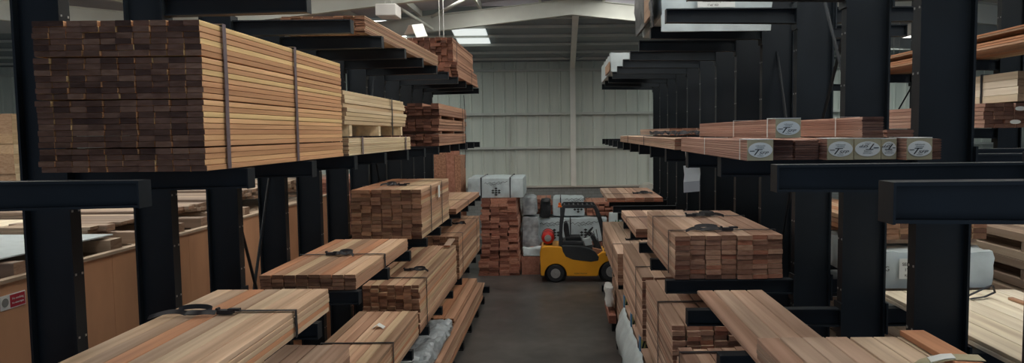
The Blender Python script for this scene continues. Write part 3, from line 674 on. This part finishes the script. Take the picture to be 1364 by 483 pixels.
for i, (y0, y1, pal, lb_) in enumerate(((9.8, 12.6, 'grey', 'pack with dark wrapped side seen in the slit between the second and third right columns'), (13.2, 16.5, 'maple', 'pale board pack seen deep in the slit between right columns'))):
    pack(lb_, 2.82, 3.9, y0, y1, -1.475, -1.475+(.5, .35)[i], 6, 5, pal, side='R', jit=.03, straps=(.5,))
t = wrapped('black and white plastic-wrapped pack low in the slit between right columns', 2.84, 3.92, 9.6, 12.4, -2.765, -2.0, 'blackwrap', amp=.03, seed=13)
text('WEST', .3, 'paper', t, (0, -1.44, .4), (math.pi/2, 0, .0))
for i, (x0, y0, y1, z0, z1, pal) in enumerate(((2.80, 3.2, 6.3, -2.765, -2.35, 'cedar'), (2.80, 6.8, 9.3, -2.765, -2.2, 'grey'), (2.80, 12.8, 16.6, -2.765, -2.1, 'cedar'))):
    pack(('brown pack low behind the right columns, nearest', 'weathered pack low behind the right columns, middle', 'brown pack low behind the right columns, farthest')[i], x0, x0+1.1, y0, y1, z0, z1, 6, 6, pal, side='R', jit=.03)
pack('short brown pack on the far middle arms behind the right columns', 2.80, 3.85, 9.0, 12.4, -.16, .1, 6, 4, 'cedar', side='R', jit=.03)
# rack behind at far right
g = 'orange boards on the high arms of the far right rack'
pack('lower orange board pack on the high arms of the far right rack', 5.45, 6.40, 7.4, 13.9, 1.005, 1.10, 6, 3, 'cedar', side='R', jit=.12, group=g)
pack('upper orange board pack raised on bearers on the far right rack', 5.47, 6.38, 7.6, 12.9, 1.105, 1.22, 6, 2, 'cedar', side='R', jit=.08, group=g, bearers=((0, .06),))
pack('blond square-ended pack at the right edge under the high orange boards', 5.93, 6.40, 9.3, 11.2, .345, .74, 3, 4, 'maple', side='R', jit=.03, straps=(.8,))
pack('brown cladding stack with white end labels at the right edge', 5.47, 6.40, 9.25, 12.3, .005, .325, 7, 6, 'rose', side='R', jit=.03, straps=(1.0,))
g = 'white oval end labels at the right edge'
for i, (x, z) in enumerate(((5.90, .25), (6.02, .17), (5.84, .08))):
    n_ = 20; e = MB().prism([(x+.07*math.cos(2*math.pi*q/n_), z+H+.028*math.sin(2*math.pi*q/n_)) for q in range(n_)], 'y', 9.19, 9.195)
    tag(e.build('oval_label', 'paper'), ('uppermost', 'rightmost', 'lowest')[i]+' white oval label on the brown cladding stack at the right edge', 'label', g)
pack('weathered pallet-like board stack with gaps on the far right rack, upper', 4.6, 5.1, 5.2, 8.9, -1.60, -1.05, 3, 4, 'grey', side='R', jit=.05, bearers=((1, .10), (3, .10)))
for i, (z0, z1) in enumerate(((-1.595, -.9), (-2.69, -2.0))):
    pack(('brown pack on the fourth arms of the far right rack', 'brown pack on the lowest arms of the far right rack')[i], 5.45, 6.40, 5.8, 10.5, z0, z1, 6, 6, 'grey', side='R', jit=.06, bearers=((3, .08),))
pack('pale board layer on the far right rack just below its third arms', 5.45, 6.40, 8.6, 12.5, -.615, -.40, 6, 3, 'maple', side='R', jit=.06)
t = thing('dunnage_support', 'weathered timber crib under the pallet-like stack at far right', 'crib', (4.85, 7.0, 0))
for a in range(3):
    for q in range(8):
        if q % 2: MB().box(-.25, .25, -1.6+a*1.5, -1.45+a*1.5, q*.3, q*.3+.298).build('crib_block', 'grey', t)
        else: MB().box(-.25+.18*0, -.1, -1.75+a*1.5, -1.3+a*1.5, q*.3, q*.3+.298).box(.1, .25, -1.75+a*1.5, -1.3+a*1.5, q*.3, q*.3+.298).build('crib_block', 'grey', t)

# ------------------------------------------------------------------ left bay: plywood partition, deck of timber
PX = -4.6; PZ = -1.19
t = thing('plywood_partition', 'long brown plywood partition behind the left rack columns', 'partition', (PX, 8, 0))
for i in range(9):
    y0 = 1.2+i*1.5; MB().box(-.012, .012, y0-8+.002, y0+1.5-8-.002, 0, PZ+H).build('panel', 'ply', t)
MB().box(-.05, .03, 1.2-8, 14.7-8, PZ+H, PZ+H+.03).build('top_rail', 'grey', t)
MB().box(-.012, -.10, 1.2-8, 14.7-8, 1.2, 1.29).build('rail', 'grey', t)
t = thing('timber_deck', 'raised timber deck behind the plywood partition', 'deck', (-8.0, 6.5, 0))
MB().box(-4.6, 3.34, -5.3, 7.5, PZ+H-.12, PZ+H-.02).build('deck_boards', 'grey', t)
for x in (-4.4, -1.0, 3.0):
    for y in (-5, 0, 5.2, 7.3): MB().box(x-.08, x+.08, y-.08, y+.08, 0, PZ+H-.122).build('post', 'grey', t)
g = 'thick bearers with their ends at the plywood partition'
yy = 2.2; i = 0
names = ['nearest', 'second', 'third', 'fourth', 'fifth', 'sixth', 'seventh', 'eighth', 'ninth', 'tenth', 'eleventh', 'twelfth', 'thirteenth', 'fourteenth']
while yy < 11.0 and i < 14:
    o = board_geo(MB(), 0, 0, 0, .13+.03*(i % 3), 4.2, .13, .006).build('bearer_beam', ['grey', 'grey_end'], None, (PX-2.15-.03*(i % 2), yy, PZ+H+.068-.02+.02)); o.rotation_euler = (0, 0, math.pi/2+.01*(i % 3-1))
    tag(o, names[i]+' square bearer beam from the camera, lying across the deck behind the plywood partition', 'beam', g); yy += .62+.05*(i % 2); i += 1
labs = ['nearest', 'second nearest', 'middle', 'second farthest', 'farthest']
for i in range(5):
    L_ = 1.1 if i == 0 else 3.4
    t = pack(labs[i]+' layer of rough brown boards laid crosswise on the left timber deck', -.62, .62, -L_/2, L_/2, 0, .07+.03*i, 8, 2+(i > 2), 'grey', jit=.12, xj=.02)
    t.name = 'crosswise_boards'
    t.location = (PX-.45-L_/2, 8.25+i*1.27, PZ+H+.158); t.rotation_euler = (0, 0, math.pi/2)
o = MB().box(-1.5, 1.5, -.75, .75, 0, .012).build('white_sheet', 'plastic', None, (-6.25, 6.75, PZ+H+.162)); o.rotation_euler = (0, 0, -.03); tag(o, 'large pale blue-white sheet lying on the bearers behind the first left column', 'sheet')
o = MB().box(-1.3, 1.3, -.6, .6, 0, .015).build('plywood_sheet', 'maple', None, (-7.75, 8.25, PZ+H+.162)); tag(o, 'pale green-grey sheet behind the white sheet on the left deck', 'sheet')
# sign on partition
t = thing('safety_sign', 'small red and white safety sign on the plywood partition', 'sign', (PX+.012, 5.87, -1.35+H)); t.scale = (1, .8, .8)
MB().box(0, .006, -.17, .17, -.075, .075).build('sign_plate', 'paper', t)
MB().box(.006, .008, -.045, .16, -.065, .065).build('red_panel', 'redsign', t)
MB().lathe([(.045, .006), (.045, .008)], (0, -.11, 0), 'x', 20).build('symbol', 'greyink', t)
text('No smoking', .032, 'paper', t, (.0095, .058, .022), (math.pi/2, 0, math.pi/2)); text('No naked lights', .026, 'paper', t, (.0095, .058, -.024), (math.pi/2, 0, math.pi/2))
# pale stack far left edge
pack('pale plank stack at the extreme left edge behind the first column', -13.5, -11.2, 14.6, 15.8, -3.6, .50, 6, 20, 'pale', jit=.03)
t = thing('plank_stand', 'timber blocks under the pale plank stack at the left edge', 'blocks', (-12.35, 15.2, 0))
MB().box(-1.0, 1.0, -.5, -.4, .0, .415).build('block', 'grey', t); MB().box(-1.0, 1.0, .4, .5, .0, .415).build('block', 'grey', t)
# red packs beyond the partition, seen between the left columns
g = 'red-brown packs beyond the partition'
specs = [(-6.9, -5.5, 15.2, 1.35, 'red'), (-5.3, -4.1, 15.0, 3.1, 'red'), (-9.6, -8.0, 17.5, 2.2, 'red'), (-4.9, -3.8, 17.2, 3.4, 'red'), (-7.4, -6.2, 18.5, 2.9, 'grey'), (-12.4, -10.6, 17.0, 2.0, 'cedar')]
for i, (x0, x1, y0, ht, pal) in enumerate(specs):
    z = -H; q = 0
    while z < -H+ht-.2:
        h_ = min(.62, -H+ht-z)
        pack(('red-brown pack beyond the partition, ' + ('left stack', 'near stack', 'far left stack', 'stack nearest the OSB boards', 'weathered stack', 'farthest left stack')[i] + ', ' + ('bottom', 'second', 'third', 'fourth', 'fifth', 'top')[q] + ' tier'),
             x0, x1, y0, y0+2.0, z, z+h_-.004, 5, 6, pal, jit=.05, group=g, xj=.01, bearers=((0, .07),))
        z += h_; q += 1

# ------------------------------------------------------------------ stacks in front of the back wall
# OSB stack
t = thing('strand_board_stack', 'tall reddish strand board stack standing past the left rack end', 'board stack', (-3.22, 20.6, 0))
for i in range(3): MB().box((-.42, -.02, .22)[i], (-.03, .21, .38)[i], -.5, .6, 0, (3.62, 3.58, 3.40)[i]).build('panel_block', ('osb', 'red', 'osb')[i], t)
g = 'stacked red packs by the back wall'
tiers = [(-2.36, -1.20, 19.95, -4.02, -3.62), (-2.32, -1.24, 20.02, -3.617, -3.38), (-2.28, -1.26, 20.0, -3.377, -2.82), (-2.29, -1.24, 20.03, -2.817, -2.30), (-2.27, -1.27, 20.0, -2.297, -1.83)]
for i, (x0, x1, y0, z0, z1) in enumerate(tiers):
    pack(('bottom', 'second', 'third', 'fourth', 'top')[i]+' tier of the red board tower in front of the back wall', x0, x1, y0, y0+2.0, z0, z1, 4, (5, 3, 7, 7, 6)[i], 'red', jit=.08, xj=.025, group=g)
wrapped('white plastic-wrapped pack with chequered mark lying on top of the red tower', -2.66, -1.07, 20.1, 21.9, -1.825, -1.26, 'plastic', straps=(('x', -.40), ('x', .42)), marks=((.02, .26, .22),), amp=.02, seed=21)
g = 'grey wrapped packs right of the red tower'
for i, (z0, z1, dx) in enumerate(((-4.02, -3.42, .0), (-3.418, -2.45, .03), (-2.448, -1.87, -.04))):
    wrapped(('bottom', 'middle', 'top')[i]+' of three grey wrapped packs stacked right of the red tower', -1.16, -.70+dx, 21.02, 21.92, z0+.015, z1-.02, 'plasticgrey', amp=.06, seed=30+i, group=g, sc=2.5, rnd=.05)
pack('low red board pile on the floor left of the forklift', -1.12, -.45, 19.9, 21.9, -4.02, -3.42, 3, 8, 'red', jit=.1, xj=.02) if False else None
pack('low red board pile on the floor left of the forklift', -.95, -.30, 20.40, 20.97, -4.02, -3.35, 3, 8, 'red', jit=.04, xj=.02)
wrapped('white plastic crumpled over the red pile left of the forklift', -1.13, -.42, 20.07, 20.27, -3.50, -3.22, 'plastic', amp=.06, seed=40, rnd=.06, step=.05)
o = MB().box(-1.15, -.55, 20.08, 20.26, 0, -3.505+H).build('timber_block', 'red'); tag(o, 'dark red timber block stack under the crumpled white plastic', 'blocks')
wrapped('long white wrapped pack with two chequered marks behind the forklift', -.78, 1.42, 22.1, 23.4, -3.40, -2.66, 'plastic', straps=(('x', -.05),), marks=((-.55, .36, .30), (.42, .36, .30)), amp=.03, seed=50)
pack('red boards under the long white wrapped pack behind the forklift', -.78, 1.5, 22.05, 23.3, -4.02, -3.425, 8, 6, 'red', jit=.04)
wrapped('white wrapped pack behind the forklift roof with a chequered mark', -.28, .72, 22.3, 23.5, -2.62, -2.05, 'plastic', straps=(('x', -.25), ), marks=((.30, .34, .26),), amp=.04, seed=60)
soft = MB(); soft_box(soft, -.66, -.33, 22.02, 22.22, -2.64+H, -2.0+H, .05, 4, .06, .06, 0, 4)
tag(soft.build('black_plastic_bag', 'blackwrap', smooth=True), 'black plastic bag draped left of the white pack behind the forklift', 'bag')
pack('red board pack with loose ends upper left behind the forklift', -1.0, -.34, 22.35, 23.8, -2.62, -2.08, 4, 9, 'red', jit=.08, xj=.02)
t = thing('trestle', 'dark block supporting the upper red pack behind the forklift', 'support', (-.9, 23.0, 0)); MB().box(-.1, .1, -.6, .6, 0, 1.36).build('post', 'red', t)
pack('red board pack upper right behind the forklift', .80, 1.75, 22.4, 24.0, -2.62, -2.2, 5, 7, 'red', jit=.1, xj=.02)
pack('long red board heap low against the back wall', -1.2, 3.2, 24.6, 26.2, -4.02, -2.48, 12, 12, 'red', jit=.25, xj=.02)
t = wrapped('white box-like wrapped pack with green tree print right of the forklift roof', 1.45, 2.15, 21.6, 21.95, -3.2, -2.45, 'plastic', amp=.01, seed=70)
m = MB()
for q in range(6):
    x = -.24+q*.085; z = .30; h_ = .20+.10*((q*7) % 3)/2
    for lv in range(3):
        w_ = .075*(1-lv*.28); m.prism([(x-w_, z+h_*lv*.28), (x+w_, z+h_*lv*.28), (x, z+h_*(lv*.28+.45))], 'y', -.188, -.184)
m.build('tree_print', 'green', t)
o = MB().box(1.5, 2.1, 21.6, 21.95, 0, -3.205+H).build('timber_block', 'red'); tag(o, 'red timber block under the box-like pack with the tree print', 'blocks')
# cable drum-like paper roll by the wall
t = thing('paper_roll', 'pale cardboard roll end on top of the far right heap by the back wall', 'roll', (3.1, 25.2, -2.478+H))
MB().lathe([(.33, 0), (.33, .9)], (0, -.4, .34), 'y', 28).build('roll_body', 'cream', t, smooth=False)
MB().lathe([(.05, -.006), (.05, .0)], (0, -.4, .34), 'y', 14).build('core', 'darkplastic', t)

# ------------------------------------------------------------------ forklift (side-on, facing right)
FY = 18.95
t = thing('forklift', 'yellow forklift truck with black overhead guard parked side-on at the end of the aisle', 'forklift', (.45, FY+.55, 0))
def fx(px): return (px-747)*18.85/950-.45
def fz(py): return H-(py-174.7)*18.85/950
D = .52                                                # half width
def fpoly(pts): return [(fx(a), fz(b)) for a, b in pts]
def arc(cx, cy, r, a0, a1, n=12): return [(cx+r*math.cos(math.radians(a0+(a1-a0)*i/n)), cy-r*math.sin(math.radians(a0+(a1-a0)*i/n))) for i in range(n+1)]
# yellow body with counterweight and two wheel arches
rear = arc(738, 367, 15.0, 186, -6, 14); front = arc(814, 366, 17.5, 188, 40, 14)
body = [(717, 336), (719, 330), (724, 327.5), (744, 328.5), (749, 331), (752, 339), (760, 344), (776, 347), (788, 348.5), (792, 343), (800, 337), (812, 334.5), (824, 336), (830, 343), (830, 352)]
outline = body+list(reversed(front))+[(794, 369.5), (755, 369)]+list(reversed(rear))+[(718, 368)]
MB().prism(fpoly(outline), 'y', -D, D).build('body', 'yellow', t, bevel=.025)
MB().prism(fpoly(arc(738, 367, 15.2, 0, 360, 20)[:-1]), 'y', -D+.22, D-.22).prism(fpoly(arc(814, 366, 17.2, 0, 360, 20)[:-1]), 'y', -D+.26, D-.26).build('wheel_arch', 'rubber', t)
MB().prism(fpoly([(716.4, 352), (724, 352), (723, 370), (717.4, 370)]), 'y', -D+.04, D-.04).build('rear_bumper', 'darkplastic', t, bevel=.01)
MB().prism(fpoly([(746.5, 327), (772, 328), (784, 331), (792, 336), (797, 343), (796, 348), (786, 349.5), (762, 346.5), (752, 342), (748, 335)]), 'y', -D-.012, D+.012).build('side_panel', 'darkplastic', t, bevel=.015)
MB().prism(fpoly([(749, 322), (775, 322.5), (777, 328), (749, 328)]), 'y', -.36, .36).build('bonnet', 'darkplastic', t, bevel=.02)
s = MB().prism(fpoly([(752, 317.5), (772, 317), (774, 321.5), (752, 322)]), 'y', -.24, .24).prism(fpoly([(751.5, 319), (749.5, 308), (750, 299), (753.5, 297), (756.5, 303), (758, 318)]), 'y', -.22, .22).build('seat', 'rubber', t, bevel=.02)
# wheels
for nm, (cx, cy, r) in (('rear_wheel', (738, 366.5, 12.2)), ('front_wheel', (814, 364.5, 14.0))):
    R_ = r*18.85/950
    for sy in (-1, 1):
        yc = sy*(D-.10)
        w_ = MB().lathe([(R_*.55, -.10), (R_*.9, -.10), (R_, -.075), (R_, .075), (R_*.9, .10), (R_*.55, .10)], (0, 0, 0), 'y', 32).build('wheel', 'rubber', t, (fx(cx), yc, R_+.003), smooth=False)
        h = MB().lathe([(R_*.54, -.104), (R_*.46, -.108), (R_*.42, -.09), (R_*.2, -.085)], (0, 0, 0), 'y', 20).lathe([(R_*.17, -.125), (R_*.17, .125)], (0, 0, 0), 'y', 12)
        h.lathe([(R_*.52, -.082), (R_*.52, .082)], (0, 0, 0), 'y', 24)
        for q in range(6):
            a = q*math.pi/3; h.lathe([(R_*.05, -.10), (R_*.05, .10)], (R_*.36*math.cos(a), 0, R_*.36*math.sin(a)), 'y', 6)
        h.build('hub', 'hub', w_)
# overhead guard: pillars, roof frame and bars
for sy in (-1, 1):
    y = sy*.44
    MB().prism(fpoly([(742.5, 327), (744, 300), (747, 276), (751, 274), (752, 277.5), (748.5, 300), (747.5, 320), (751, 331)]), 'y', y-.035, y+.035).build('rear_pillar', 'darkplastic', t, bevel=.008)
    MB().prism(fpoly([(788, 273), (792.5, 273.2), (799, 283), (805, 303), (808, 320), (809, 338), (805, 338), (803.5, 322), (800, 304), (794, 285)]), 'y', y-.035, y+.035).build('front_pillar', 'darkplastic', t, bevel=.008)
m = MB().prism(fpoly([(747, 275.2), (750, 272.4), (790, 272.8), (793, 275), (790, 276.8), (750, 276.6)]), 'y', -.47, -.40).prism(fpoly([(747, 275.2), (750, 272.4), (790, 272.8), (793, 275), (790, 276.8), (750, 276.6)]), 'y', .40, .47)
for q in range(7):
    x = 750+q*6.3; m.prism(fpoly([(x, 273.8), (x+2, 273.8), (x+2, 275.2), (x, 275.2)]), 'y', -.41, .41)
m.build('roof_frame', 'darkplastic', t)
MB().lathe([(.05, 0), (.05, .02), (.038, .03), (.034, .09), (.02, .10)], (fx(744.5), -.40, fz(274.5)), 'z', 14).box(fx(744.5)-.05, fx(748), -.44, -.36, fz(274.5)-.02, fz(274.5)).build('beacon', 'orange', t)
# gas bottle lying across the counterweight
g_ = MB().lathe([(.02, -.42), (.08, -.42), (.155, -.37), (.172, -.33), (.172, .33), (.155, .37), (.08, .42)], (fx(728), 0, fz(317.5)), 'y', 26).build('gas_bottle', 'redpaint', t, smooth=False)
MB().lathe([(.09, -.44), (.095, -.38)], (fx(728), 0, fz(317.5)), 'y', 20).lathe([(.03, -.47), (.03, -.43)], (fx(728), 0, fz(317.5)), 'y', 10).build('valve_collar', 'hub', g_)
for y in (-.2, .2): MB().lathe([(.181, y-.02), (.181, y+.02)], (fx(728), 0, fz(317.5)), 'y', 24).box(fx(728)-.12, fx(728)+.12, y-.02, y+.02, fz(327.9), fz(324)).build('bottle_strap', 'darkplastic', t)
# steering column and wheel, dashboard, levers
MB().prism(fpoly([(789, 345), (792, 330), (786, 317), (789, 314), (798, 325), (803, 337), (803, 345)]), 'y', -.30, .30).build('dashboard', 'darkplastic', t, bevel=.02)
m = MB(); c0 = Vector((fx(785), 0, fz(312))); ax = Vector((-.75, 0, .66)).normalized(); u = Vector((0, 1, 0)); v = ax.cross(u)
ring = [c0+(u*math.cos(a)+v*math.sin(a))*.16 for a in [2*math.pi*k_/20 for k_ in range(21)]]
m.tube(ring, .014, 8)
for a in (0, 2.1, 4.2): m.tube([c0, c0+(u*math.cos(a)+v*math.sin(a))*.16], .009, 6)
m.tube([c0, (fx(791), 0, fz(321))], .02)
m.build('steering_wheel', 'rubber', t)
MB().tube([(fx(794), -.30, fz(324)), (fx(790), -.30, fz(309))], .009).tube([(fx(797), -.26, fz(324)), (fx(794), -.26, fz(307))], .009).build('lever', 'rubber', t)
MB().prism(fpoly([(776, 319), (785, 317), (789, 327), (779, 329)]), 'y', -.42, -.30).build('document_pouch', 'plastic', t, bevel=.02)
MB().prism(fpoly([(788, 331), (801, 334), (801, 343), (789, 345)]), 'y', -.44, -.34).build('parts_box', 'osb', t)
# mast and forks ahead of the body, partly behind the right rack
for sy in (-.28, .28):
    MB().box(fx(832), fx(832)+.10, sy-.05, sy+.05, .06, 2.15).box(fx(832)+.11, fx(832)+.17, sy-.035, sy+.035, .10, 2.1).build('mast_rail', 'darkplastic', t)
    MB().box(fx(832)+.20, fx(832)+1.2, sy-.05, sy+.05, .10, .14).box(fx(832)+.18, fx(832)+.22, sy-.05, sy+.05, .10, .65).build('fork', 'steel', t)
MB().box(fx(832), fx(832)+.1, -.34, .34, 2.08, 2.15).box(fx(832), fx(832)+.1, -.34, .34, .4, .47).build('mast_crosspiece', 'darkplastic', t)
MB().box(fx(829), fx(832)+.02, -.25, .25, .25, .6).build('mast_mount', 'darkplastic', t)
text('FORKTRUCK', .055, 'ink', t, (fx(772), -D-.003, fz(365.5)), (math.pi/2, 0, 0), sx=1.1)
# floor scraps
tag(MB().box(.2, .55, 8.95, 8.99, 0, .01).build('wood_sliver', 'grey'), 'thin wood sliver lying on the concrete aisle', 'scrap')

# ------------------------------------------------------------------ pendant lamps
def lamp(label, x, y, z, w_=.42, d=.5, h_=.24, lit=False):
    t = thing('pendant_lamp', label, 'lamp', (x, y, z+H), 0, 'hanging hall lamps')
    MB().prism([(-w_/2, 0), (w_/2, 0), (w_/2, h_), (-w_/2, h_)], 'y', -d/2, d/2).build('housing', 'box', t, bevel=.015)
    MB().box(-w_/2+.03, w_/2-.03, -d/2+.03, d/2-.03, -.006, -.001).build('diffuser', 'tube' if lit else 'paper', t)
    top = roof_z(x)+.62-(z+H)
    for sx in (-.07, .07): MB().tube([(sx, 0, h_), (sx, 0, top)], .008, 6).build('hanging_rod', 'beam', t)
lamp('square white pendant lamp hanging above the long pack on the left top arms', -3.55, 15.0, 2.42)
lamp('white pendant lamp hanging high in the gap right of the thick right column', 7.7, 15.6, 2.0, lit=True)
lamp('white pendant lamp seen in the gap between two right columns', 8.6, 22.4-4, 1.6)
t = thing('hanging_cable', 'pair of thin white cables hanging left of the ridge', 'cable', (-3.0, 18.0, 5.9))
for sx in (0, .1): MB().tube([(sx, 0, 0), (sx, 0, 1.6)], .012, 6).build('cable', 'paper', t)
